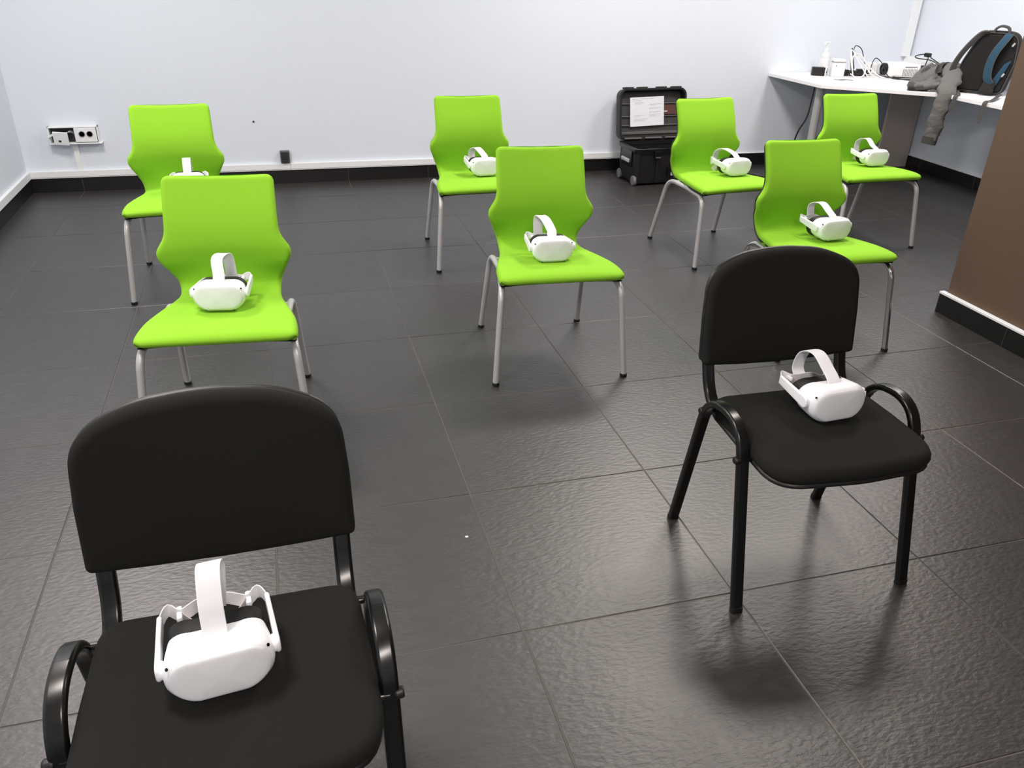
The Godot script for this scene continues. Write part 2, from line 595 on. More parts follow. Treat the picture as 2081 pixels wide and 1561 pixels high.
func shell_rows(th: float, shrink: float, off: float, corner: float) -> Array:
	var pts: Array = []
	for s in SHELL:
		pts.append(Vector3(s[2], s[1], s[0]))
	var c := smooth(pts, 4)
	var n := c.size()
	var dist := PackedFloat32Array([0.0])
	for i in range(1, n):
		dist.append(dist[i - 1] + Vector2(c[i].z - c[i - 1].z, c[i].y - c[i - 1].y).length())
	# finer samples at both ends
	var where: Array = []
	var total := dist[n - 1]
	for e in [0.0, 0.0015, 0.004, 0.008, 0.013, 0.02, 0.03]:
		where.append(e)
	for i in n:
		if dist[i] > 0.036 and dist[i] < total - 0.036:
			where.append(dist[i])
	for e in [0.03, 0.02, 0.013, 0.008, 0.004, 0.0015, 0.0]:
		where.append(total - e)
	var rows: Array = []
	var k := 0
	for w in where:
		while k < n - 2 and dist[k + 1] < w:
			k += 1
		var u: float = clampf((w - dist[k]) / (dist[k + 1] - dist[k]), 0, 1)
		var p := c[k].lerp(c[k + 1], u)
		var tg := Vector2(c[k + 1].z - c[k].z, c[k + 1].y - c[k].y).normalized()
		var a := Vector2(c[maxi(k - 1, 0)].z, c[maxi(k - 1, 0)].y)
		var b := Vector2(c[mini(k + 2, n - 1)].z, c[mini(k + 2, n - 1)].y)
		tg = (b - a).normalized()
		var nr := Vector2(tg.y, -tg.x)       # towards the sitter: up on the seat, forward on the back
		if nr.y < -0.3:
			nr = -nr
		var e: float = minf(w, total - w)
		var hw := p.x - shrink
		if e < corner:
			hw += -corner + sqrt(maxf(corner * corner - (corner - e) * (corner - e), 0.0))
		var tk := th
		if e < th / 2:
			tk = th * sqrt(maxf(1 - pow(1 - e / (th / 2), 2), 0.02))
		var mid := th / 2 + off
		var back := smoothstep(0.44, 0.54, p.y)
		var ring := PackedVector3Array()
		var edge := tk / 2
		var m := 10
		var add := func(x: float, d: float) -> void:
			var q := Vector2(p.z, p.y) - nr * (mid - d)
			var bow: float = back * 0.030 * pow(x / 0.2, 2) - (1.0 - back) * 0.006 * pow(absf(x) / 0.22, 4)
			q += nr * bow
			ring.append(Vector3(x, q.y, q.x))
		for i in m + 1:
			var x := (hw - edge) * (2.0 * i / m - 1.0)
			add.call(x, tk / 2 + 0.003 * (1 - pow(x / hw, 2)))
		for i in range(1, 6):
			var ang := PI / 2 - PI * i / 6
			add.call(hw - edge + edge * cos(ang), tk / 2 * sin(ang))
		for i in m + 1:
			add.call((hw - edge) * (1.0 - 2.0 * i / m), -tk / 2)
		for i in range(1, 6):
			var ang := -PI / 2 - PI * i / 6
			add.call(-hw + edge + edge * cos(ang), tk / 2 * sin(ang))
		rows.append(ring)
	return rows

var green_mesh := {}
func make_green(label: String, where: Vector3, deg: float, leg_m: Material) -> Node3D:
	if green_mesh.is_empty():
		var rows := shell_rows(0.036, 0.0, 0.0, 0.026)
		var cut := 0
		for i in rows.size():
			if cut == 0 and rows[i][5].y > 0.428 and rows[i][5].z < -0.1:
				cut = i
		green_mesh.seat = MB.new().loft(rows.slice(0, cut + 1)).mesh(50)
		green_mesh.back = MB.new().loft(rows.slice(cut)).mesh(50)
		green_mesh.shell = MB.new().loft(shell_rows(0.008, 0.006, 0.036, 0.03)).mesh(50)
		for s in [-1, 1]:
			green_mesh["front%d" % s] = tube(bend([Vector3(s * 0.2, 0.378, 0), Vector3(s * 0.236, 0.378, 0.232), Vector3(s * 0.263, 0.008, 0.284)], 0.06), 0.0125, 12).mesh(50)
			green_mesh["rear%d" % s] = tube(bend([Vector3(s * 0.2, 0.378, 0), Vector3(s * 0.206, 0.382, -0.175), Vector3(s * 0.225, 0.008, -0.28)], 0.07), 0.0125, 12).mesh(50)
		green_mesh.cap = lathe([Vector2(0.013, 0), Vector2(0.0145, 0.002), Vector2(0.0145, 0.012), Vector2(0.0125, 0.014)], 12).mesh(40)
		green_mesh.bar = tube(PackedVector3Array([Vector3(-0.205, 0.38, 0), Vector3(0.205, 0.38, 0)]), 0.011, 10).mesh(50)
		green_mesh.block = rbox(Vector3(0.035, 0.022, 0.035), 0.004).mesh(40)
	var o := thing("visitor_chair", label, "chair", where, deg_to_rad(deg), "green upholstered chairs")
	put("seat", green_mesh.seat, M.green, o)
	put("backrest", green_mesh.back, M.green, o)
	put("shell", green_mesh.shell, M.black_plastic, o)
	for s in [-1, 1]:
		for w in ["front", "rear"]:
			var l := put("leg", green_mesh["%s%d" % [w, s]], leg_m, o)
			var c := put("foot_cap", green_mesh.cap, M.black_plastic, l)
			c.position = Vector3(s * (0.263 if w == "front" else 0.225), 0, 0.284 if w == "front" else -0.28)
	for z in [0.13, -0.1]:
		put("crossbar", green_mesh.bar, leg_m, o).position.z = z
		for s in [-1, 1]:
			put("mounting_block", green_mesh.block, M.black_plastic, o).position = Vector3(s * 0.16, 0.385, z + 0.02)
	return o

# ------------------------------------------------------------------ black chair
var black_mesh := {}
func make_black(label: String, where: Vector3, deg: float) -> Node3D:
	if black_mesh.is_empty():
		var ol := round_poly([Vector2(-0.234, 0.524), Vector2(-0.12, 0.511), Vector2(0, 0.506), Vector2(0.12, 0.511), Vector2(0.234, 0.524), Vector2(0.2325, 0.65), Vector2(0.2245, 0.770), Vector2(0.13, 0.815), Vector2(0, 0.825), Vector2(-0.13, 0.815), Vector2(-0.2245, 0.770), Vector2(-0.2325, 0.65)],
			[0.016, 0.3, 0.3, 0.3, 0.016, 0.3, 0.10, 0.3, 0.6, 0.3, 0.10, 0.3], 7)
		var lean := func(p: Vector3) -> Vector3:
			return Vector3(p.x, p.y, p.z - 0.203 - (p.y - 0.5) * 0.15 + 0.018 * pow(p.x / 0.24, 2))
		black_mesh.back = pad(ol, 0.018, 0.006, 0.0, 4, 5).warp(lean).mesh(50)
		var sh := pad(inset(ol, 0.002), 0.008, 0.0, 0.004, 3, 4)
		black_mesh.back_shell = sh.warp(func(p: Vector3) -> Vector3: return lean.call(Vector3(p.x, p.y, p.z - 0.022))).mesh(50)
		var so := round_poly([Vector2(-0.224, -0.142), Vector2(0.224, -0.142), Vector2(0.231, 0.04), Vector2(0.234, 0.238), Vector2(0, 0.256), Vector2(-0.234, 0.238), Vector2(-0.231, 0.04)], [0.05, 0.05, 0.3, 0.12, 0.5, 0.12, 0.3], 7)
		var drop := func(p: Vector3) -> Vector3:    # pad lies in xy with depth z: x, z, up
			var f := maxf(p.y - 0.06, 0.0) / 0.19
			return Vector3(p.x, 0.437 + p.z - 0.014 * f * f - 0.008 * pow(absf(p.x) / 0.21, 4), p.y)
		black_mesh.seat = pad(so, 0.021, 0.005, 0.0, 4, 6).warp(drop).mesh(50)
		black_mesh.seat_shell = pad(inset(so, 0.003), 0.007, 0.0, 0.0, 3, 6).warp(func(p: Vector3) -> Vector3: return drop.call(p) - Vector3(0, 0.022, 0)).mesh(50)
		var sec := rrect(0.0165, 0.0095, 0.0075, 4)
		for s in [-1, 1]:
			var full := bend([Vector3(s * 0.25, 0.004, 0.205), Vector3(s * 0.248, 0.498, 0.083), Vector3(s * 0.248, 0.480, -0.094), Vector3(s * 0.246, 0.004, -0.2)], 0.085, 9)
			var half := full.size() / 2
			black_mesh["front%d" % s] = sweep(full.slice(0, half + 1), sec, Vector3.RIGHT).mesh(50)
			black_mesh["rear%d" % s] = sweep(full.slice(half), sec, Vector3.RIGHT).mesh(50)
			black_mesh["upright%d" % s] = sweep(bend([Vector3(s * 0.205, 0.398, 0.05), Vector3(s * 0.205, 0.410, -0.165), Vector3(s * 0.208, 0.62, -0.238)], 0.08, 9), sec, Vector3.RIGHT).mesh(50)
		black_mesh.cap = sweep(PackedVector3Array([Vector3(0, 0, 0), Vector3(0, 0.002, 0), Vector3(0, 0.016, 0)]), rrect(0.0172, 0.0102, 0.008, 4), Vector3.RIGHT).mesh(40)
		black_mesh.bar = tube(PackedVector3Array([Vector3(-0.248, 0, 0), Vector3(0.248, 0, 0)]), 0.008, 10).mesh(40)
		black_mesh.bolt = lathe([Vector2(0.009, -0.008), Vector2(0.0105, -0.005), Vector2(0.0105, 0.005), Vector2(0.008, 0.009)], 10).mesh(40)
	var o := thing("stacking_chair", label, "chair", where, deg_to_rad(deg), "black stacking chairs")
	put("seat", black_mesh.seat, M.black_cloth, o)
	put("seat_shell", black_mesh.seat_shell, M.black_plastic, o)
	put("backrest", black_mesh.back, M.black_cloth, o)
	put("back_shell", black_mesh.back_shell, M.black_plastic, o)
	for s in [-1, 1]:
		for w in ["front", "rear"]:
			var l := put("leg", black_mesh["%s%d" % [w, s]], M.black_gloss, o)
			var c := put("foot_cap", black_mesh.cap, M.black_plastic, l)
			c.position = Vector3(s * (0.25 if w == "front" else 0.246), 0, 0.205 if w == "front" else -0.2)
		put("upright", black_mesh["upright%d" % s], M.black_gloss, o)
	for q in [[0.408, 0.108], [0.43, -0.104]]:
		var b := put("crossbar", black_mesh.bar, M.black_gloss, o)
		b.position = Vector3(0, q[0], q[1])
		for s in [-1, 1]:
			var k := put("bolt", black_mesh.bolt, M.black_plastic, b)
			k.position = Vector3(s * (0.264 if q[1] > 0 else 0.258), 0, 0)
			k.rotation.z = PI / 2
	return o

# ------------------------------------------------------------------ headset
var hs := {}
# front faces +z, origin on the seat below the front plate. top: path of the top strap; back: how far the rear strap sticks out; skew: sideways lean of it
func make_headset(label: String, where: Vector3, deg: float, tilt: float, roll: float, top: Array, back: float, skew := 0.0, lift := 0.025) -> Node3D:
	if hs.is_empty():
		var rings: Array = []
		var sec := func(z: float, hw: float, hh: float, r: float, cy: float) -> void:
			rings.append(up(rrect(hw, hh, r, 8), z))
			var last: PackedVector3Array = rings[-1]
			for i in last.size():
				last[i].y += cy
			rings[-1] = last
		# from the rim at the face to the front plate's edge
		for q in [[-0.072, 0.069, 0.040, 0.034], [-0.0755, 0.073, 0.0430, 0.037], [-0.072, 0.0755, 0.0445, 0.039], [-0.045, 0.080, 0.0462, 0.0415], [-0.026, 0.083, 0.0470, 0.043], [-0.015, 0.083, 0.0470, 0.043], [-0.008, 0.0815, 0.0455, 0.042], [-0.0035, 0.0775, 0.0418, 0.0395]]:
			sec.call(q[0], q[1], q[2], q[3], 0.048)
		var wrap := func(p: Vector3) -> Vector3:    # the rim reaches further back at the temples, the front is slightly bowed, the lower half narrows
			var f := pow(absf(p.x) / 0.082, 2.0)
			if p.z < -0.03:
				p.z += 0.016 - 0.030 * f
			else:
				p.z -= 0.008 * f
			p.x *= 1.0 - 0.13 * pow(clampf((0.055 - p.y) / 0.055, 0, 1), 2.0)
			return p
		hs.body = MB.new().loft(rings).warp(wrap).mesh(40)
		rings.clear()
		for q in [[-0.007, 0.0785, 0.0428, 0.0395], [-0.0015, 0.0765, 0.0408, 0.0385], [0.0012, 0.073, 0.0375, 0.036], [0.0025, 0.066, 0.032, 0.031], [0.0034, 0.048, 0.021, 0.0205], [0.0038, 0.024, 0.010, 0.0098]]:
			sec.call(q[0], q[1], q[2], q[3], 0.048)
		hs.plate = MB.new().loft(rings).warp(wrap).mesh(40)
		rings.clear()
		for q in [[-0.06, 0.070, 0.041, 0.036], [-0.085, 0.0725, 0.043, 0.037], [-0.103, 0.074, 0.044, 0.038], [-0.110, 0.071, 0.041, 0.037], [-0.110, 0.063, 0.034, 0.03], [-0.095, 0.055, 0.029, 0.025], [-0.085, 0.03, 0.018, 0.016]]:
			sec.call(q[0], q[1], q[2], q[3], 0.048)
		hs.foam = MB.new().loft(rings).warp(func(p: Vector3) -> Vector3:
			p.z += 0.016 - 0.026 * pow(absf(p.x) / 0.075, 2.0)
			return p).mesh(50)
		for s in [-1, 1]:
			var arm := pad(round_poly([Vector2(0.012, -0.0165), Vector2(0.012, 0.0165), Vector2(-0.112, 0.0125), Vector2(-0.112, -0.0125)], [0.0155, 0.0155, 0.004, 0.004], 6), 0.0042, 0.0, 0.0, 3, 1)
			hs["arm%d" % s] = arm.warp(func(p: Vector3) -> Vector3: return Vector3(s * (0.0885 + p.z + 0.004 * p.x / 0.12), p.y, p.x)).mesh(40)
			hs["hub%d" % s] = lathe([Vector2(0.013, 0), Vector2(0.0145, 0.002), Vector2(0.0145, 0.007), Vector2(0.013, 0.009)], 16).mesh(40)
		hs.dot = lathe([Vector2(0.0028, 0), Vector2(0.0028, 0.001), Vector2(0.002, 0.0016)], 10).mesh(40)
		hs.slider = rbox(Vector3(0.010, 0.012, 0.034), 0.004).mesh(40)
	var o := thing("vr_headset", label, "headset", where, deg_to_rad(deg), "white headsets on the chairs")
	o.rotation = Vector3(deg_to_rad(tilt), deg_to_rad(deg), deg_to_rad(roll))
	var body := put("visor", hs.body, M.white, o)
	put("front_plate", hs.plate, M.plate, o)
	put("face_cushion", hs.foam, M.foam, o)
	for q in [[-0.0735, 0.0765, -0.0115], [0.0735, 0.0765, -0.0115], [-0.044, 0.0045, -0.0085], [0.044, 0.0045, -0.0085]]:
		var d := put("camera_lens", hs.dot, M.lens, body)
		d.position = Vector3(q[0], q[1], q[2])
		d.basis = Basis(Quaternion(Vector3.UP, Vector3(q[0] * 4, (q[1] - 0.05) * 9, 0.3).normalized()))
	var ends: Array = []
	for s in [-1, 1]:
		var raise: float = 3.0 + 5.0 * s * signf(skew)
		var a := put("strap_arm", hs["arm%d" % s], M.white, o)
		a.position = Vector3(0, 0.056, -0.034)
		a.rotation.x = deg_to_rad(raise)
		var h := put("pivot", hs["hub%d" % s], M.white, a)
		h.rotation.z = -s * PI / 2
		h.position = Vector3(s * 0.0795, 0, -0.002)
		ends.append(a.transform * Vector3(s * 0.0845, 0, -0.108))
	# elastic rear strap: from one arm to the other behind the face cushion, folded in
	var sec2 := rrect(0.0011, 0.0125, 0.001, 2)
	var e0: Vector3 = ends[0]
	var e1: Vector3 = ends[1]
	var zb := e0.z
	var mid := Vector3(skew, 0.05 + lift, zb - back)
	var path := smooth([e0, e0 + Vector3(0.012, 0.004, -0.016 - 0.3 * back), Vector3(-0.052, e0.y - 0.004, zb - 0.35 * back - 0.006), mid + Vector3(-0.02, 0, 0.004), mid + Vector3(0.02, 0, 0.004), Vector3(0.052, e1.y - 0.004, zb - 0.35 * back - 0.006), e1 + Vector3(-0.012, 0.004, -0.016 - 0.3 * back), e1], 5)
	var upd := PackedVector2Array()
	for p in sec2:
		upd.append(Vector2(p.y, p.x))
	put("rear_strap", sweep(path, upd, Vector3.UP).mesh(50), M.strap, o)
	# the two straps of the Y, from the sliders down to the middle
	for s in [-1, 1]:
		var e := e0 if s < 0 else e1
		var sp := Vector3(s * 0.055, e.y - 0.002, zb - 0.35 * back - 0.006)
		var sl := put("slider", hs.slider, M.white, o)
		sl.position = sp
		var yp := smooth([sp, sp + Vector3(-s * 0.018, -0.018, 0.01), mid + Vector3(s * 0.012, -0.04, 0.016)], 5)
		put("lower_strap", sweep(yp, upd, Vector3(0, 0.9, 0.2)).mesh(50), M.strap_grey, o)
	var tp: Array = [Vector3(0, 0.090, -0.040), Vector3(0, 0.100, -0.046)]
	for q in top:
		tp.append(q - Vector3(0, 0.017, 0))
	tp.append(mid + Vector3(0, -0.012, 0.006))
	put("top_strap", sweep(smooth(tp, 6), rrect(0.0185, 0.0016, 0.0014, 2), Vector3.RIGHT).mesh(50), M.strap, o)
	return o

# ------------------------------------------------------------------ things by the back wall
func build_case() -> void:
	var o := thing("equipment_case", "black hard shell equipment case standing open below the back wall", "case", Vector3(2.775, 0, -5.695), deg_to_rad(2.5))
	var w := 0.56
	var d := 0.315
	var h := 0.262
	# body: walls and floor
	var outer: Array = []
	for q in [[0.012, 0.018], [0.018, 0.008], [0.05, 0.003], [0.22, 0.0], [h, 0.0], [h, 0.014], [0.05, 0.018], [0.04, 0.022]]:
		var ring := PackedVector3Array()
		for p in rrect(w / 2 - q[1], d / 2 - q[1], 0.035 - q[1] * 0.5, 5):
			ring.append(Vector3(p.x, q[0], p.y))
		outer.append(ring)
	put("body", MB.new().loft(outer).mesh(35), M.case, o)
	var rim := MB.new()
	var rings: Array = []
	for q in [[h - 0.03, -0.006], [h - 0.004, -0.012], [h + 0.006, -0.01], [h + 0.008, 0.0], [h + 0.004, 0.012], [h - 0.03, 0.015]]:
		var ring := PackedVector3Array()
		for p in rrect(w / 2 - q[1], d / 2 - q[1], 0.035, 5):
			ring.append(Vector3(p.x, q[0], p.y))
		rings.append(ring)
	rim.loft(rings, false, false)
	put("rim", rim.mesh(40), M.black_gloss, o)
	for x in [-0.285, -0.11, 0.075, 0.22]:
		var rb := put("rib", rbox(Vector3(0.016, 0.2, 0.008), 0.003).mesh(40), M.case, o)
		rb.position = Vector3(clampf(x, -0.262, 0.3), 0.13, d / 2 + 0.002)
	for x in [-0.12, 0.12]:
		var lt := put("latch", rbox(Vector3(0.055, 0.05, 0.016), 0.004).mesh(40), M.black_gloss, o)
		lt.position = Vector3(x, h - 0.035, d / 2 + 0.014)
		var lp := put("catch", rbox(Vector3(0.04, 0.008, 0.01), 0.002).mesh(40), M.case_rib, lt)
		lp.position = Vector3(0, -0.018, 0.01)
	var fh := put("front_handle", sweep(bend([Vector3(-0.03, 0.085, d / 2), Vector3(-0.03, 0.085, d / 2 + 0.03), Vector3(0.13, 0.085, d / 2 + 0.03), Vector3(0.13, 0.085, d / 2)], 0.012), rrect(0.011, 0.007, 0.004, 2), Vector3.UP).mesh(45), M.silver, o)
	fh.position.x = 0.03
	for x in [-0.01, 0.165]:
		var ps := put("handle_post", rbox(Vector3(0.03, 0.07, 0.028), 0.005).mesh(40), M.black_gloss, o)
		ps.position = Vector3(x, 0.098, d / 2 + 0.012)
	var rc := put("side_recess", rbox(Vector3(0.012, 0.12, 0.17), 0.004).mesh(40), M.black_gloss, o)
	rc.position = Vector3(-w / 2 - 0.004, 0.185, 0)
	var sh := put("side_handle", rbox(Vector3(0.018, 0.026, 0.125), 0.006, 0.008).mesh(40), M.silver, o)
	sh.position = Vector3(-w / 2 - 0.016, 0.168, 0.0)
	for z in [-0.12, 0.125]:
		var wl := put("wheel", lathe([Vector2(0.02, -0.014), Vector2(0.034, -0.012), Vector2(0.036, 0), Vector2(0.034, 0.012), Vector2(0.02, 0.014)], 18).mesh(40), M.wheel, o)
		wl.rotation = Vector3(0, 0, PI / 2)
		wl.position = Vector3(-w / 2 + 0.006, 0.036, z)
	for x in [0.15, 0.24]:
		put("foot", rbox(Vector3(0.04, 0.014, 0.2), 0.003).mesh(40), M.black_plastic, o).position = Vector3(x, 0.007, 0)
	# lid: a shallow tray standing on its hinge and leaning on the wall
	var lid := Node3D.new()
	lid.name = "lid"
	o.add_child(lid)
	lid.position = Vector3(0, h + 0.006, -d / 2 - 0.005)
	lid.rotation.x = deg_to_rad(-10)
	var lh := 0.372
	rings = []
	for q in [[-0.088, 0.03], [-0.086, 0.014], [-0.07, 0.004], [0.0, 0.0], [0.004, 0.003], [0.004, 0.012], [0.0, 0.016], [-0.055, 0.022], [-0.06, 0.03]]:
		var r := rrect(w / 2 - q[1], lh / 2 - q[1], 0.055 - q[1] * 0.6, 6)
		var ring := PackedVector3Array()
		for p in r:
			ring.append(Vector3(p.x, p.y + lh / 2, q[0]))
		rings.append(ring)
	put("tray", MB.new().loft(rings, true, false).mesh(35), M.case, lid)
	put("lining", rbox(Vector3(w - 0.05, lh - 0.05, 0.006), 0.002).mesh(), M.case_in, lid).position = Vector3(0, lh / 2, -0.058)
	for y in [0.05, 0.105, 0.17, 0.262]:
		var rb := put("lining_rib", rbox(Vector3(w - 0.06, 0.008 if y > 0.06 else 0.02, 0.014), 0.003).mesh(40), M.case_rib, lid)
		rb.position = Vector3(0, y, -0.05)
	for x in [-0.2, -0.085, 0.075, 0.2]:
		var tb := put("latch_tab", rbox(Vector3(0.075, 0.012, 0.05), 0.004).mesh(40), M.case, lid)
		tb.position = Vector3(x, lh + 0.004, -0.03)
	for x in [-0.17, 0.0, 0.17]:
		var hg := put("hinge", sweep(PackedVector3Array([Vector3(x - 0.07, 0.012, 0.008), Vector3(x + 0.07, 0.012, 0.008)]), ellipse(0.008, 0.008, 10)).mesh(40), M.case_rib, lid)
	var sk := put("sticker", rbox(Vector3(0.14, 0.07, 0.003), 0.001).mesh(), M.brown_label, lid)
	sk.position = Vector3(0.155, 0.215, -0.044)
	sk.set_meta("label", "reddish brown sticker with pale print")
	var pr := put("print", rbox(Vector3(0.04, 0.008, 0.001), 0.0002).mesh(), M.strap_grey, sk)
	pr.position = Vector3(-0.035, -0.012, 0.0018)
	# the sheet of paper is held on the lid: a thing of its own
	var x := o.transform * lid.transform
	var pp := MeshInstance3D.new()
	var st := SurfaceTool.new()
	st.begin(Mesh.PRIMITIVE_TRIANGLES)
	for side in [1, -1]:
		var q := [Vector3(-0.142, -0.105, side * 0.0003), Vector3(-0.142, 0.105, side * 0.0003), Vector3(0.142, 0.105, side * 0.0003), Vector3(0.142, -0.105, side * 0.0003)]
		var uv := [Vector2(0, 1), Vector2(0, 0), Vector2(1, 0), Vector2(1, 1)]
		for k in ([0, 1, 2, 0, 2, 3] if side > 0 else [0, 2, 1, 0, 3, 2]):
			st.set_normal(Vector3(0, 0, side))
			st.set_uv(uv[k] if side > 0 else Vector2(0.01, 0.01))
			st.add_vertex(q[k])
	pp.mesh = st.commit()
	pp.material_override = M.paper
	pp.name = "printed_sheet"
	add_child(pp)
	pp.transform = x * Transform3D(Basis(Vector3(0, 0, 1), deg_to_rad(1.5)), Vector3(-0.035, 0.205, -0.036))
	tag(pp, "white printed sheet of paper stuck inside the open case lid", "paper")

func build_wall_fittings() -> void:
	# surface box with one plate hanging loose
	var o := thing("outlet_box", "white wall outlet box with one plate hanging loose", "outlet box", Vector3(-1.29, 0.318, ZB))
	var w := 0.30
	var h := 0.112
	var f := MB.new()
	for q in [[Vector3(w, 0.008, 0.05), Vector3(0, h - 0.004, 0.025)], [Vector3(w + 0.012, 0.008, 0.055), Vector3(0.006, 0.004, 0.027)], [Vector3(0.008, h, 0.05), Vector3(-w / 2 + 0.004, h / 2, 0.025)], [Vector3(0.008, h, 0.05), Vector3(w / 2 - 0.004, h / 2, 0.025)]]:
		f.add(rbox(q[0], 0.002, -1, 1, 1), Transform3D(Basis.IDENTITY, q[1]))
	put("frame", f.mesh(30), M.trim, o)
	put("backing", rbox(Vector3(w - 0.016, h - 0.016, 0.004), 0.001, -1, 1, 1).mesh(), M.socket_dark, o).position = Vector3(0, h / 2, 0.003)
	var sp := put("socket_plate", rbox(Vector3(0.132, 0.09, 0.012), 0.004).mesh(40), M.trim, o)
	sp.position = Vector3(0.072, h / 2 + 0.002, 0.046)
	for x in [-0.021, 0.026]:
		var ring := lathe([Vector2(0.0195, 0), Vector2(0.0195, 0.004), Vector2(0.0165, 0.004), Vector2(0.016, -0.002)], 18)
		var s := put("socket", ring.mesh(40), M.device_grey, sp)
		s.position = Vector3(x, 0.006, 0.006)
		s.rotation.x = PI / 2
	var lp := put("loose_plate", rbox(Vector3(0.09, 0.085, 0.014), 0.004).mesh(40), M.trim, o)
	lp.position = Vector3(-0.075, 0.042, 0.068)
	lp.rotation = Vector3(deg_to_rad(10), deg_to_rad(-8), deg_to_rad(-4))
	lp.set_meta("label", "white plate hanging out of the box")
	var hl := put("port", rbox(Vector3(0.016, 0.012, 0.002), 0.0005).mesh(), M.hole, lp)
	hl.position = Vector3(-0.006, -0.016, 0.0075)
	var ar := put("bracket", rbox(Vector3(0.05, 0.012, 0.02), 0.002).mesh(40), M.trim, o)
	ar.position = Vector3(-0.128, 0.062, 0.056)
	ar.rotation.z = deg_to_rad(28)
	for k in 3:
		var wr := put("wire", tube(smooth([Vector3(-0.05, 0.06 + 0.008 * k, 0.05), Vector3(-0.02, 0.085 - 0.006 * k, 0.035), Vector3(0.01, 0.07 - 0.01 * k, 0.012)], 4), 0.0018, 6).mesh(), M.cable_white if k % 2 else M.device_grey, o)
	# small grey socket above the trunking
	var g := thing("wall_socket", "small dark grey flap socket on the back wall above trunking", "socket", Vector3(0.03, 0.145, ZB))
	put("housing", rbox(Vector3(0.066, 0.086, 0.03), 0.005).mesh(40), M.socket_grey, g).position = Vector3(0, 0.043, 0.015)
	var fl := put("flap", rbox(Vector3(0.054, 0.058, 0.012), 0.004).mesh(40), M.socket_dark, g)
	fl.position = Vector3(0, 0.05, 0.033)
	put("cover_edge", rbox(Vector3(0.05, 0.012, 0.02), 0.003).mesh(40), M.socket_dark, g).position = Vector3(0, 0.016, 0.034)
	var d := put("wall_screw", lathe([Vector2(0.006, 0), Vector2(0.0065, 0.003), Vector2(0.004, 0.006)], 12).mesh(40), M.hole)
	d.rotation.x = PI / 2
	d.position = Vector3(-0.156, 0.429, ZB)
	tag(d, "tiny black screw head on the bare white back wall", "screw")
	# long socket box on the right wall above the desk
	var b := thing("trunking_box", "long white socket box on the right wall above the desk", "outlet box", Vector3(XR, 0.725, -5.885))
	put("housing", rbox(Vector3(0.05, 0.118, 0.35), 0.004).mesh(40), M.trim, b).position = Vector3(-0.025, 0.059, 0)
	put("cover", rbox(Vector3(0.006, 0.086, 0.31), 0.002).mesh(40), M.device, b).position = Vector3(-0.052, 0.054, 0)
	put("plug", rbox(Vector3(0.04, 0.045, 0.045), 0.006).mesh(40), M.black_plastic, b).position = Vector3(-0.074, 0.05, 0.11)

# ------------------------------------------------------------------ desk and what lies on it
const DT := 0.72
func build_desk() -> void:
	var o := thing("corner_desk", "white corner desk with slanted front edge and grey tube leg", "desk")
	put("tabletop", prism(PackedVector2Array([Vector2(3.80, ZB + 0.004), Vector2(3.83, -5.385), Vector2(4.48, -4.902), Vector2(XR - 0.004, -4.902), Vector2(XR - 0.004, ZB + 0.004)]), DT - 0.026, DT, 0.002).mesh(30), M.desk, o)
	var l := put("leg", lathe([Vector2(0.03, 0.0), Vector2(0.03, 0.02), Vector2(0.0295, 0.022), Vector2(0.0295, 0.68), Vector2(0.04, 0.684), Vector2(0.04, 0.694)], 20).mesh(40), M.grey_paint, o)
	l.position = Vector3(3.915, 0, -5.50)
	put("side_panel", rbox(Vector3(0.30, DT - 0.03, 0.022), 0.002, -1, 1, 1).mesh(30), M.panel, o).position = Vector3(XR - 0.165, (DT - 0.03) / 2, -5.78)
	var r := thing("straight_desk", "white straight desk along the right wall under the backpack", "desk")
	put("tabletop", prism(PackedVector2Array([Vector2(4.485, -4.898), Vector2(4.53, -3.5), Vector2(XR - 0.004, -3.5), Vector2(XR - 0.004, -4.898)]), DT - 0.026, DT, 0.002).mesh(30), M.desk, r)
	for z in [-3.56]:
		var k := put("leg", l.mesh, M.grey_paint, r)
		k.position = Vector3(4.6, 0, z)
	var k2 := put("leg", l.mesh, M.grey_paint, r)
	k2.position = Vector3(5.0, 0, -3.56)
	var hang := put("black_cable", tube(smooth([Vector3(3.86, DT - 0.03, -5.5), Vector3(3.855, 0.6, -5.5), Vector3(3.84, 0.47, -5.5), Vector3(3.80, 0.36, -5.52), Vector3(3.79, 0.2, -5.55), Vector3(3.80, 0.012, -5.6), Vector3(3.84, 0.008, -5.75)], 6), 0.006, 8).mesh(50), M.cable_black)
	tag(hang, "black cable hanging beside the grey desk leg", "cable")
	# coils of cable on the floor behind the chairs
	var coil: Array = []
	for q in 26:
		var a := q * 0.62
		coil.append(Vector3(3.42 + 0.12 * cos(a) * (1.0 + 0.18 * sin(q * 1.7)), 0.008 + 0.05 * absf(sin(q * 0.83)), -5.86 + 0.09 * sin(a)))
	coil.append(Vector3(3.62, 0.008, -5.62))
	coil.append(Vector3(3.72, 0.008, -5.66))
	var cc := put("cable_coil", tube(smooth(coil, 5), 0.006, 7).mesh(50), M.cable_black)
	tag(cc, "tangled black cable coil on the floor against the back skirting", "cable")

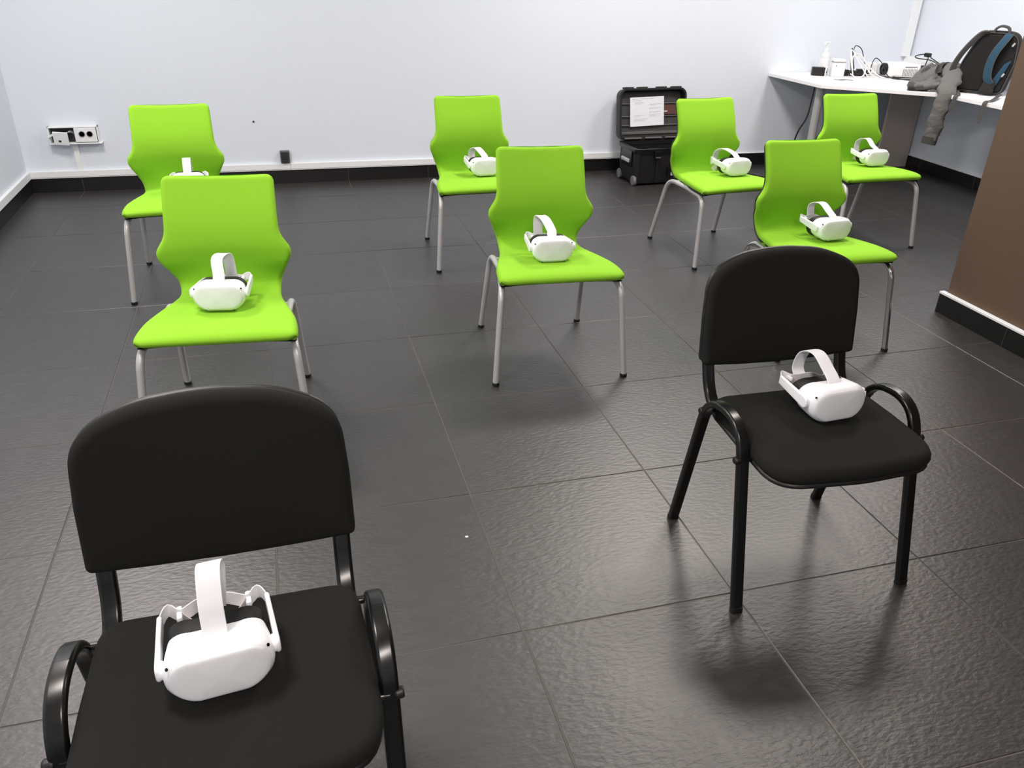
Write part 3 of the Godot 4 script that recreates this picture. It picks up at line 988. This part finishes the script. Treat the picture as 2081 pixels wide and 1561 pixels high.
func build_desktop() -> void:
	# hand sanitiser bottle with pump
	var b := thing("pump_bottle", "clear pump bottle standing at the back of the desk", "bottle", Vector3(4.195, DT, -5.915))
	put("bottle", lathe([Vector2(0.035, 0), Vector2(0.04, 0.004), Vector2(0.04, 0.13), Vector2(0.036, 0.15), Vector2(0.016, 0.168), Vector2(0.014, 0.175)], 20).mesh(40), M.bottle, b)
	put("label_band", lathe([Vector2(0.0403, 0.03), Vector2(0.0408, 0.031), Vector2(0.0408, 0.12), Vector2(0.0403, 0.121)], 20).mesh(40), M.device, b)
	put("collar", lathe([Vector2(0.017, 0.172), Vector2(0.017, 0.19), Vector2(0.008, 0.194)], 16).mesh(40), M.white, b)
	put("pump_stem", lathe([Vector2(0.005, 0.19), Vector2(0.005, 0.23)], 10).mesh(40), M.white, b)
	put("nozzle", sweep(smooth([Vector3(0.012, 0.234, 0), Vector3(-0.01, 0.236, 0.006), Vector3(-0.04, 0.226, 0.02)], 4), rrect(0.008, 0.006, 0.004, 2)).mesh(45), M.white, b)
	# white charger box in front of it
	var c := thing("charger_box", "white upright charger box in front of pump bottle", "charger", Vector3(4.235, DT, -5.79), deg_to_rad(-18))
	put("body", rbox(Vector3(0.10, 0.105, 0.06), 0.008).mesh(40), M.device, c).position.y = 0.0525
	put("lid", rbox(Vector3(0.094, 0.022, 0.056), 0.008).mesh(40), M.device, c).position.y = 0.118
	put("seam", rbox(Vector3(0.098, 0.004, 0.058), 0.001).mesh(40), M.device_grey, c).position.y = 0.106
	put("button", lathe([Vector2(0.004, 0), Vector2(0.003, 0.002)], 8).mesh(), M.hole, c).transform = Transform3D(Basis(Vector3.RIGHT, PI / 2), Vector3(-0.022, 0.08, 0.03))
	# black power bricks
	for q in [[4.115, -5.86, 0.098, 0.062, 0.05, -24, "black power brick nearest the left end of the desk"], [4.335, -5.835, 0.06, 0.045, 0.05, 12, "black power brick just right of white charger box"], [4.402, -5.82, 0.05, 0.04, 0.05, -30, "black power brick in the middle under white cables"], [4.478, -5.815, 0.08, 0.05, 0.05, -20, "black power brick left of the small white adapter block"]]:
		var p := thing("power_brick", q[6], "power adapter", Vector3(q[0], DT, q[1]), deg_to_rad(q[5]), "black power bricks on the desk")
		put("body", rbox(Vector3(q[2], q[3], q[4]), 0.006).mesh(40), M.black_plastic, p).position.y = q[3] / 2
		put("cord_boot", lathe([Vector2(0.006, 0), Vector2(0.0045, 0.02)], 10).mesh(40), M.cable_black, p).transform = Transform3D(Basis(Vector3(0, 0, 1), -PI / 2), Vector3(q[2] / 2 - 0.001, q[3] * 0.4, 0))
	# white cables, each its own loop
	var rng := RandomNumberGenerator.new()
	rng.seed = 31
	var loops := [
		[[4.10, 0.006, -5.74], [4.14, 0.05, -5.80], [4.185, 0.066, -5.845]],
		[[4.34, 0.01, -5.72], [4.34, 0.10, -5.78], [4.36, 0.19, -5.83], [4.40, 0.10, -5.76], [4.43, 0.008, -5.66]],
		[[4.30, 0.03, -5.71], [4.35, 0.004, -5.68], [4.42, 0.03, -5.70], [4.45, 0.10, -5.75], [4.42, 0.16, -5.8], [4.36, 0.14, -5.8], [4.33, 0.05, -5.73]],
		[[4.38, 0.17, -5.82], [4.46, 0.11, -5.78], [4.52, 0.03, -5.70], [4.56, 0.005, -5.62]],
		[[4.40, 0.15, -5.82], [4.44, 0.09, -5.75], [4.48, 0.02, -5.68], [4.50, 0.005, -5.60]],
		[[4.42, 0.008, -5.70], [4.46, 0.05, -5.755], [4.50, 0.062, -5.77], [4.54, 0.02, -5.70]]]
	var which := ["short white cable lying over the left power brick", "white cable rising in a tall narrow loop beside charger box", "white cable loop lying round the right side of charger box", "white cable slanting down from the tangle towards the desk edge", "second white cable slanting down beside the longest one", "white cable draped over the power brick by the projector"]
	for k in loops.size():
		var pts: Array = []
		for p in loops[k]:
			pts.append(Vector3(p[0], DT + maxf(p[1], 0.004), p[2]))
		var cb := put("white_cable", tube(smooth(pts, 7), 0.0042, 7).mesh(50), M.cable_white)
		tag(cb, which[k], "cable", "white cables on the desk")
	var blacks := [
		[[4.37, 0.06, -5.77], [4.38, 0.16, -5.83], [4.41, 0.215, -5.86], [4.47, 0.19, -5.86], [4.505, 0.11, -5.85], [4.525, 0.055, -5.83]],
		[[4.33, 0.03, -5.74], [4.345, 0.12, -5.80], [4.375, 0.20, -5.85], [4.36, 0.10, -5.78], [4.34, 0.02, -5.72]],
		[[4.50, 0.03, -5.74], [4.525, 0.10, -5.77], [4.555, 0.135, -5.77], [4.578, 0.09, -5.70], [4.575, 0.04, -5.65], [4.60, 0.008, -5.59], [4.75, 0.006, -5.55], [4.90, 0.006, -5.52]],
		[[4.64, 0.02, -5.68], [4.66, 0.005, -5.58], [4.72, 0.005, -5.48], [4.80, 0.005, -5.43], [4.86, 0.006, -5.46], [4.80, 0.005, -5.50]],
		[[5.02, 0.07, -5.77], [4.99, 0.15, -5.72], [4.93, 0.17, -5.70], [4.87, 0.155, -5.72], [4.88, 0.14, -5.70], [4.95, 0.13, -5.62], [4.99, 0.07, -5.52], [4.96, 0.02, -5.48], [4.90, 0.006, -5.46], [4.86, 0.006, -5.52]],
		[[4.96, 0.15, -5.66], [5.0, 0.09, -5.55], [4.96, 0.012, -5.47], [4.90, 0.006, -5.42], [4.78, 0.006, -5.40]],
		[[4.93, 0.006, -5.38], [4.96, 0.03, -5.34], [4.90, 0.02, -5.26], [4.86, 0.006, -5.20], [4.78, 0.006, -5.22]]]
	var bw := ["thin black cable arching from white tangle to the power brick", "black cable in a narrow upright loop behind charger box", "black cable looping past the projector lens", "black cable lying flat in front of the projector", "thick black cable looped over top of the projector", "black cable crossing down the right end of the projector", "black cable end lying beside the grey jacket"]
	for k in blacks.size():
		var pts: Array = []
		for p in blacks[k]:
			pts.append(Vector3(p[0], DT + maxf(p[1], 0.004), p[2]))
		var cb := put("black_cable", tube(smooth(pts, 7), 0.0034 if k < 4 else 0.0042, 7).mesh(50), M.cable_black)
		tag(cb, bw[k], "cable", "black cables on the desk")
	var fer := put("cable_connector", rbox(Vector3(0.04, 0.03, 0.045), 0.006).mesh(40), M.black_plastic)
	fer.position = Vector3(4.955, DT + 0.165, -5.69)
	tag(fer, "small black cable plug lying on top of the projector", "plug")
	# projector: lens on its front (+z, turned to the left of the room), vents on the side that faces the chairs (+x)
	var p := thing("projector", "white projector with round black lens on the desk", "projector", Vector3(4.745, DT, -5.73), deg_to_rad(-97))
	put("body", rbox(Vector3(0.21, 0.092, 0.265), 0.016, 0.03, 3, 4).mesh(40), M.device, p).position.y = 0.058
	for s in [[-0.08, 0.1], [0.08, 0.1], [-0.08, -0.1], [0.08, -0.1]]:
		put("foot", lathe([Vector2(0.012, 0), Vector2(0.012, 0.014)], 10).mesh(40), M.device_grey, p).position = Vector3(s[0], 0, s[1])
	var ln := put("lens_ring", lathe([Vector2(0.044, 0), Vector2(0.046, 0.004), Vector2(0.046, 0.02), Vector2(0.040, 0.024), Vector2(0.036, 0.018)], 24).mesh(40), M.black_gloss, p)
	ln.transform = Transform3D(Basis(Vector3.RIGHT, PI / 2), Vector3(0.03, 0.062, 0.13))
	put("lens", lathe([Vector2(0.036, 0.01), Vector2(0.03, 0.018), Vector2(0.015, 0.022)], 20).mesh(60), M.lens, ln)
	for k in 10:
		put("vent_slat", rbox(Vector3(0.003, 0.05, 0.006), 0.001).mesh(), M.device_grey, p).position = Vector3(0.1055, 0.046, 0.02 - 0.0125 * k)
	put("badge", rbox(Vector3(0.002, 0.007, 0.10), 0.0005).mesh(), M.device_grey, p).position = Vector3(0.1052, 0.084, -0.04)
	var wb := thing("white_adapter", "small white adapter block left of the projector lens", "adapter", Vector3(4.572, DT, -5.84), deg_to_rad(-20))
	put("body", rbox(Vector3(0.07, 0.095, 0.05), 0.008).mesh(40), M.device, wb).position.y = 0.0475
	put("seam", rbox(Vector3(0.083, 0.002, 0.052), 0.0005).mesh(), M.device_grey, wb).position.y = 0.018
	# small clips on the desk
	var cl := put("earphone_cable", tube(smooth([Vector3(4.10, DT + 0.003, -5.62), Vector3(4.13, DT + 0.003, -5.57), Vector3(4.18, DT + 0.003, -5.59), Vector3(4.22, DT + 0.003, -5.56), Vector3(4.19, DT + 0.003, -5.61), Vector3(4.13, DT + 0.004, -5.60)], 5), 0.003, 6).mesh(50), M.device_grey)
	tag(cl, "small grey cable curl lying alone near the left desk edge", "cable")

func build_jacket() -> void:
	var o := thing("jacket", "grey jacket heaped on the desk with sleeve hanging over the edge", "jacket", Vector3(4.60, DT, -5.10))
	var nz := FastNoiseLite.new()
	nz.seed = 9
	nz.frequency = 9.0
	var nz2 := FastNoiseLite.new()
	nz2.seed = 10
	nz2.frequency = 3.5
	var heap := func(cx: float, cz: float, rx: float, rz: float, hgt: float, turn: float) -> MB:
		var rings: Array = []
		for k in 13:
			var a := PI / 2 * k / 12.0
			var ring := PackedVector3Array()
			for i in 40:
				var ph := TAU * i / 40
				var f: float = cos(a) * (1.0 + 0.16 * sin(3 * ph + 1.0) + 0.1 * sin(7 * ph)) + 0.02
				var q := Vector2(rx * f * cos(ph), rz * f * sin(ph)).rotated(turn)
				ring.append(Vector3(cx + q.x, hgt * sin(a), cz + q.y))
			rings.append(ring)
		var m := MB.new().loft(rings)
		return m.warp(func(p: Vector3) -> Vector3:
			var lift := smoothstep(0.0, 0.04, p.y)
			var n := nz.get_noise_3d(p.x * 1.6 + p.z * 0.8, p.y, p.z * 0.5) * 0.02 + (0.35 - absf(nz2.get_noise_3d(p.x + 0.6 * p.z, p.y * 1.5, p.z * 2.2)) * 1.6) * 0.07
			return p + Vector3(n * 0.5, n, n * 0.4) * lift)
	put("body", heap.call(-0.01, -0.05, 0.165, 0.115, 0.16, 0.5).mesh(70), M.jacket, o)
	put("fold", heap.call(-0.085, 0.03, 0.125, 0.075, 0.08, -0.6).mesh(70), M.jacket, o)
	put("collar", sweep(smooth([Vector3(-0.06, 0.10, 0.02), Vector3(-0.02, 0.155, -0.02), Vector3(0.05, 0.165, -0.03), Vector3(0.10, 0.12, 0.0)], 6), rrect(0.034, 0.008, 0.006, 2), Vector3(0, 0.3, 1)).mesh(60), M.jacket_dark, o)
	# hanging sleeve, flattened cloth tube with creases
	var sp := smooth([Vector3(0.06, 0.15, 0.02), Vector3(0.01, 0.125, 0.085), Vector3(-0.07, 0.062, 0.17), Vector3(-0.128, 0.005, 0.222), Vector3(-0.15, -0.10, 0.235), Vector3(-0.155, -0.21, 0.23), Vector3(-0.16, -0.305, 0.222)], 8)
	var tapers: Array = []
	for k in sp.size():
		tapers.append(lerpf(1.4, 1.0, clampf(1.6 * k / sp.size(), 0, 1)))
	var sl := sweep(sp, ellipse(0.05, 0.026, 22), Vector3(0.75, 0, 0.6), tapers)
	put("sleeve", sl.warp(func(p: Vector3) -> Vector3:
		var n := nz.get_noise_3d(p.x * 0.8, p.y * 1.5 + p.x, p.z) * 0.016
		return p + Vector3(n, 0, n)).mesh(70), M.jacket, o)
	put("cuff", sweep(PackedVector3Array([Vector3(-0.159, -0.285, 0.223), Vector3(-0.161, -0.315, 0.222), Vector3(-0.163, -0.335, 0.221)]), ellipse(0.05, 0.0275, 22), Vector3(0.75, 0, 0.6)).mesh(50), M.jacket_dark, o)
	var s2 := sweep(smooth([Vector3(0.0, 0.05, 0.06), Vector3(-0.12, 0.045, 0.09), Vector3(-0.20, 0.035, 0.06), Vector3(-0.245, 0.03, 0.03)], 7), ellipse(0.05, 0.026, 18), Vector3(0.3, 0, 1))
	put("cuff", sweep(PackedVector3Array([Vector3(-0.235, 0.031, 0.037), Vector3(-0.258, 0.029, 0.022), Vector3(-0.272, 0.028, 0.012)]), ellipse(0.052, 0.027, 18), Vector3(0.3, 0, 1)).mesh(50), M.jacket_dark, o)
	put("sleeve", s2.warp(func(p: Vector3) -> Vector3:
		var n := nz.get_noise_3d(p.x * 2, p.y, p.z * 2) * 0.02
		return p + Vector3(0, n, n)).mesh(70), M.jacket, o)

func build_backpack() -> void:
	# local frame: +z is the side with the shoulder straps, which faces the room; the whole pack leans back and a little to the right
	var o := thing("backpack", "black backpack with blue shoulder strap standing on the white desk", "backpack", Vector3(4.70, DT + 0.002, -4.86), deg_to_rad(-52))
	var lean := func(p: Vector3) -> Vector3:
		return Vector3(p.x + 0.10 * p.y, p.y, p.z - 0.15 * p.y)
	var ol := round_poly([Vector2(-0.185, 0.004), Vector2(0.16, 0.004), Vector2(0.175, 0.2), Vector2(0.135, 0.40), Vector2(-0.115, 0.40), Vector2(-0.165, 0.2)], [0.04, 0.04, 0.2, 0.10, 0.09, 0.2], 7)
	var swell := func(p: Vector3) -> Vector3:
		return Vector3(p.x, p.y, p.z - 0.085 - (0.03 if p.z < -0.05 else 0.0) * sin(clampf(p.y / 0.4, 0, 1) * PI))
	put("body", pad(ol, 0.045, 0.0, 0.02, 5, 4, 0.03).warp(swell).warp(lean).mesh(60), M.pack, o)
	var pnl := pad(inset(ol, 0.022), 0.008, 0.004, 0.0, 3, 3)
	put("back_panel", pnl.warp(func(p: Vector3) -> Vector3: return lean.call(Vector3(p.x, p.y, p.z - 0.008))).mesh(60), M.pack_mesh, o)
	put("front_pocket", pad(round_poly([Vector2(-0.12, 0.03), Vector2(0.12, 0.03), Vector2(0.11, 0.25), Vector2(-0.11, 0.25)], [0.03, 0.03, 0.05, 0.05], 5), 0.022, 0.01, 0.0, 3, 2).warp(func(p: Vector3) -> Vector3: return lean.call(Vector3(p.x, p.y, p.z - 0.19))).mesh(60), M.pack, o)
	var seam := PackedVector3Array()
	for p in inset(ol, 0.012):
		seam.append(lean.call(Vector3(p.x, p.y, -0.012)))
	seam.append(seam[0])
	put("piping", tube(seam, 0.004, 6).mesh(60), M.pack_grey, o)
	var hd := sweep(smooth([Vector3(-0.035, 0.385, -0.03), Vector3(-0.03, 0.415, -0.03), Vector3(0.0, 0.432, -0.03), Vector3(0.045, 0.42, -0.03), Vector3(0.06, 0.38, -0.03)], 6), rrect(0.016, 0.008, 0.006, 2), Vector3(0, 0, 1))
	put("handle", hd.warp(lean).mesh(50), M.pack_grey, o)
	# left strap lies along the pack's edge with a narrow gap; the right one stands off in a loop of blue mesh
	put("shoulder_strap", sweep(smooth([Vector3(-0.06, 0.392, 0.0), Vector3(-0.105, 0.375, 0.022), Vector3(-0.155, 0.29, 0.04), Vector3(-0.187, 0.20, 0.035), Vector3(-0.192, 0.12, 0.022), Vector3(-0.19, 0.04, 0.006), Vector3(-0.185, 0.015, -0.005)], 7), rrect(0.021, 0.007, 0.006, 2), Vector3(0.7, 0, -0.6)).warp(lean).mesh(55), M.pack_grey, o)
	var rs := smooth([Vector3(0.065, 0.385, 0.0), Vector3(0.06, 0.36, 0.035), Vector3(0.032, 0.28, 0.055), Vector3(0.025, 0.20, 0.055), Vector3(0.04, 0.12, 0.05), Vector3(0.07, 0.075, 0.035)], 7)
	var st := put("shoulder_strap", sweep(rs, rrect(0.022, 0.006, 0.005, 2), Vector3(1, 0, 0.25)).warp(lean).mesh(55), M.pack_blue, o)
	st.set_meta("label", "blue mesh shoulder strap standing off the pack")
	put("strap_edge", sweep(rs, rrect(0.027, 0.003, 0.002, 2), Vector3(1, 0, 0.25)).warp(lean).mesh(55), M.pack_grey, st)
	put("side_mesh", pad(round_poly([Vector2(-0.02, -0.09), Vector2(0.025, -0.09), Vector2(0.02, 0.08), Vector2(-0.01, 0.05)], [0.01, 0.01, 0.02, 0.02], 4), 0.005, 0.003, 0.0, 2, 1).warp(func(p: Vector3) -> Vector3: return lean.call(Vector3(p.x + 0.105 + 0.25 * p.y, p.y + 0.155, p.z + 0.012))).mesh(55), M.pack_blue, o)
	put("strap_pad", pad(round_poly([Vector2(-0.045, 0), Vector2(0.05, 0), Vector2(0.04, 0.09), Vector2(-0.03, 0.085)], [0.01, 0.01, 0.02, 0.02], 4), 0.01, 0.004, 0.0, 2, 2).warp(func(p: Vector3) -> Vector3: return lean.call(Vector3(p.x + 0.06, p.y + 0.012, p.z + 0.03))).mesh(55), M.pack, o)
	for q in [[0.115, 0.325], [0.125, 0.135]]:
		var bk := put("buckle", rbox(Vector3(0.012, 0.026, 0.008), 0.003).mesh(40), M.silver, o)
		bk.position = lean.call(Vector3(q[0], q[1], 0.018))
		bk.rotation.z = -0.5
	# loose webbing ends hanging over the desk edge, in the pack's own frame
	var inv := o.transform.affine_inverse()
	for q in [[Vector3(4.60, 0.745, -4.93), Vector3(4.52, 0.728, -4.81), Vector3(4.474, 0.722, -4.785), Vector3(4.466, 0.68, -4.78), Vector3(4.463, 0.62, -4.78)], [Vector3(4.74, 0.745, -4.68), Vector3(4.56, 0.730, -4.55), Vector3(4.485, 0.722, -4.53), Vector3(4.473, 0.67, -4.52), Vector3(4.46, 0.59, -4.515)]]:
		var pts: Array = []
		for p in q:
			pts.append(inv * p)
		put("webbing_end", sweep(smooth(pts, 6), rrect(0.0125, 0.0015, 0.001, 2), inv.basis * Vector3(0.35, 0, 0.94)).mesh(50), M.pack_grey, o)

func build_scraps() -> void:
	for q in [[847, 0.408, -1.829, "tiny white paper scrap on the floor right of left black chair"], [0, 2.25, -1.42, "tiny white paper scrap on the floor by the right edge"], [0, 1.86, -0.83, "tiny white speck of paper on the floor in front of right black chair"]]:
		var s := put("paper_scrap", prism(round_poly([Vector2(-0.005, -0.003), Vector2(0.004, -0.004), Vector2(0.005, 0.003), Vector2(-0.002, 0.004)], [0.001, 0.001, 0.001, 0.001], 2), 0.0005, 0.003, 0.0006).mesh(40), M.scrap)
		s.position = Vector3(q[1], 0, q[2])
		tag(s, q[3], "paper scrap", "paper scraps on the floor")

const ENERGY := 5.6

func _ready() -> void:
	var cam := Camera3D.new()
	cam.name = "camera"
	add_child(cam)
	cam.keep_aspect = Camera3D.KEEP_HEIGHT
	cam.fov = rad_to_deg(2.0 * atan(1561.0 / 2.0 / 1647.98))
	cam.position = Vector3(0, 1.5019, 0)
	cam.rotation_order = EULER_ORDER_YXZ
	cam.rotation = Vector3(-0.48820, -0.28270, 0.02990)
	cam.near = 0.05
	cam.far = 60.0
	cam.current = true
	var we := WorldEnvironment.new()
	we.name = "world_environment"
	var env := Environment.new()
	env.background_mode = Environment.BG_COLOR
	env.background_color = Color(0.55, 0.58, 0.62)
	env.tonemap_mode = Environment.TONE_MAPPER_LINEAR
	env.tonemap_exposure = 1.0
	env.sdfgi_enabled = true
	env.ssao_enabled = true
	env.ssil_enabled = true
	we.environment = env
	add_child(we)
	make_materials()
	build_lamps()
	build_room()
	# chairs: local frames found from their feet in the photograph
	make_black("nearest black stacking chair, cut off by the lower frame edge, facing viewer", Vector3(-0.166, 0, -1.066), 0.8)
	make_black("black stacking chair standing alone in front of the brown pillar", Vector3(1.279, 0, -1.570), -1.2)
	make_green("green upholstered chair directly behind the nearest black chair", Vector3(-0.232, 0, -2.694), -4.6, M.grey_paint)
	make_green("green upholstered chair in the middle row standing alone in open floor", Vector3(1.005, 0, -2.986), -3.8, M.grey_paint)
	make_green("green upholstered chair with shiny chrome legs behind right black chair", Vector3(2.218, 0, -2.952), -1.5, M.chrome)
	make_green("back row green chair nearest the left wall outlet box", Vector3(-0.485, 0, -4.170), 3.3, M.grey_paint)
	make_green("back row green chair half hidden behind the lone middle green chair", Vector3(1.010, 0, -4.301), 0.0, M.grey_paint)
	make_green("back row green chair in front of the open black case", Vector3(2.355, 0, -4.094), 5.2, M.grey_paint)
	make_green("back row green chair in front of the white corner desk", Vector3(3.336, 0, -4.163), -0.3, M.grey_paint)
	# headsets
	make_headset("white headset on the nearest black chair, top strap standing straight up", Vector3(-0.168, 0.466, -0.962), 6, -3, 0, [Vector3(0, 0.16, -0.062), Vector3(0.004, 0.202, -0.095), Vector3(0.01, 0.175, -0.13)], 0.02, 0.0, 0.02)
	make_headset("white headset on seat of the black chair by the brown pillar", Vector3(1.302, 0.466, -1.488), 3, -3, 0, [Vector3(0, 0.135, -0.07), Vector3(-0.004, 0.165, -0.115), Vector3(-0.008, 0.15, -0.16), Vector3(-0.01, 0.10, -0.175)], 0.01, -0.01, 0.015)
	make_headset("white headset on the green chair behind the nearest black chair", Vector3(-0.243, 0.443, -2.602), -9, -3, 0, [Vector3(0, 0.13, -0.052), Vector3(-0.006, 0.175, -0.085), Vector3(0.016, 0.17, -0.13)], 0.01, 0.02, 0.02)
	make_headset("white headset on the green chair standing alone in middle row", Vector3(0.982, 0.441, -2.848), -4, -3, 0, [Vector3(0, 0.135, -0.06), Vector3(-0.018, 0.17, -0.10), Vector3(-0.034, 0.165, -0.14)], 0.012, -0.03, 0.02)
	make_headset("white headset on the green chair with chrome legs", Vector3(2.266, 0.443, -2.873), 4, -3, 0, [Vector3(0, 0.13, -0.07), Vector3(-0.01, 0.16, -0.115), Vector3(-0.02, 0.14, -0.165)], 0.02, -0.02, 0.02)
	make_headset("white headset on back row chair nearest the left wall, mostly hidden", Vector3(-0.435, 0.443, -4.115), 2, -3, 0, [Vector3(0, 0.14, -0.058), Vector3(0, 0.17, -0.09), Vector3(0, 0.15, -0.13)], 0.012, 0.0, 0.02)
	make_headset("white headset on the half hidden back row chair in the middle", Vector3(1.056, 0.441, -4.230), 4, -3, 0, [Vector3(-0.004, 0.13, -0.075), Vector3(-0.02, 0.15, -0.13), Vector3(-0.035, 0.12, -0.17)], 0.03, -0.03, 0.01)
	make_headset("white headset on back row chair in front of the open case", Vector3(2.444, 0.441, -4.007), 10, -3, 0, [Vector3(-0.004, 0.135, -0.075), Vector3(-0.02, 0.15, -0.13), Vector3(-0.035, 0.13, -0.175)], 0.065, -0.03, 0.0)
	make_headset("white headset on back row chair in front of the corner desk", Vector3(3.406, 0.441, -4.093), 4, -3, 0, [Vector3(-0.004, 0.13, -0.07), Vector3(-0.015, 0.165, -0.11), Vector3(-0.03, 0.14, -0.165)], 0.03, -0.03, 0.01)
	build_case()
	build_wall_fittings()
	build_desk()
	build_desktop()
	build_jacket()
	build_backpack()
	build_scraps()
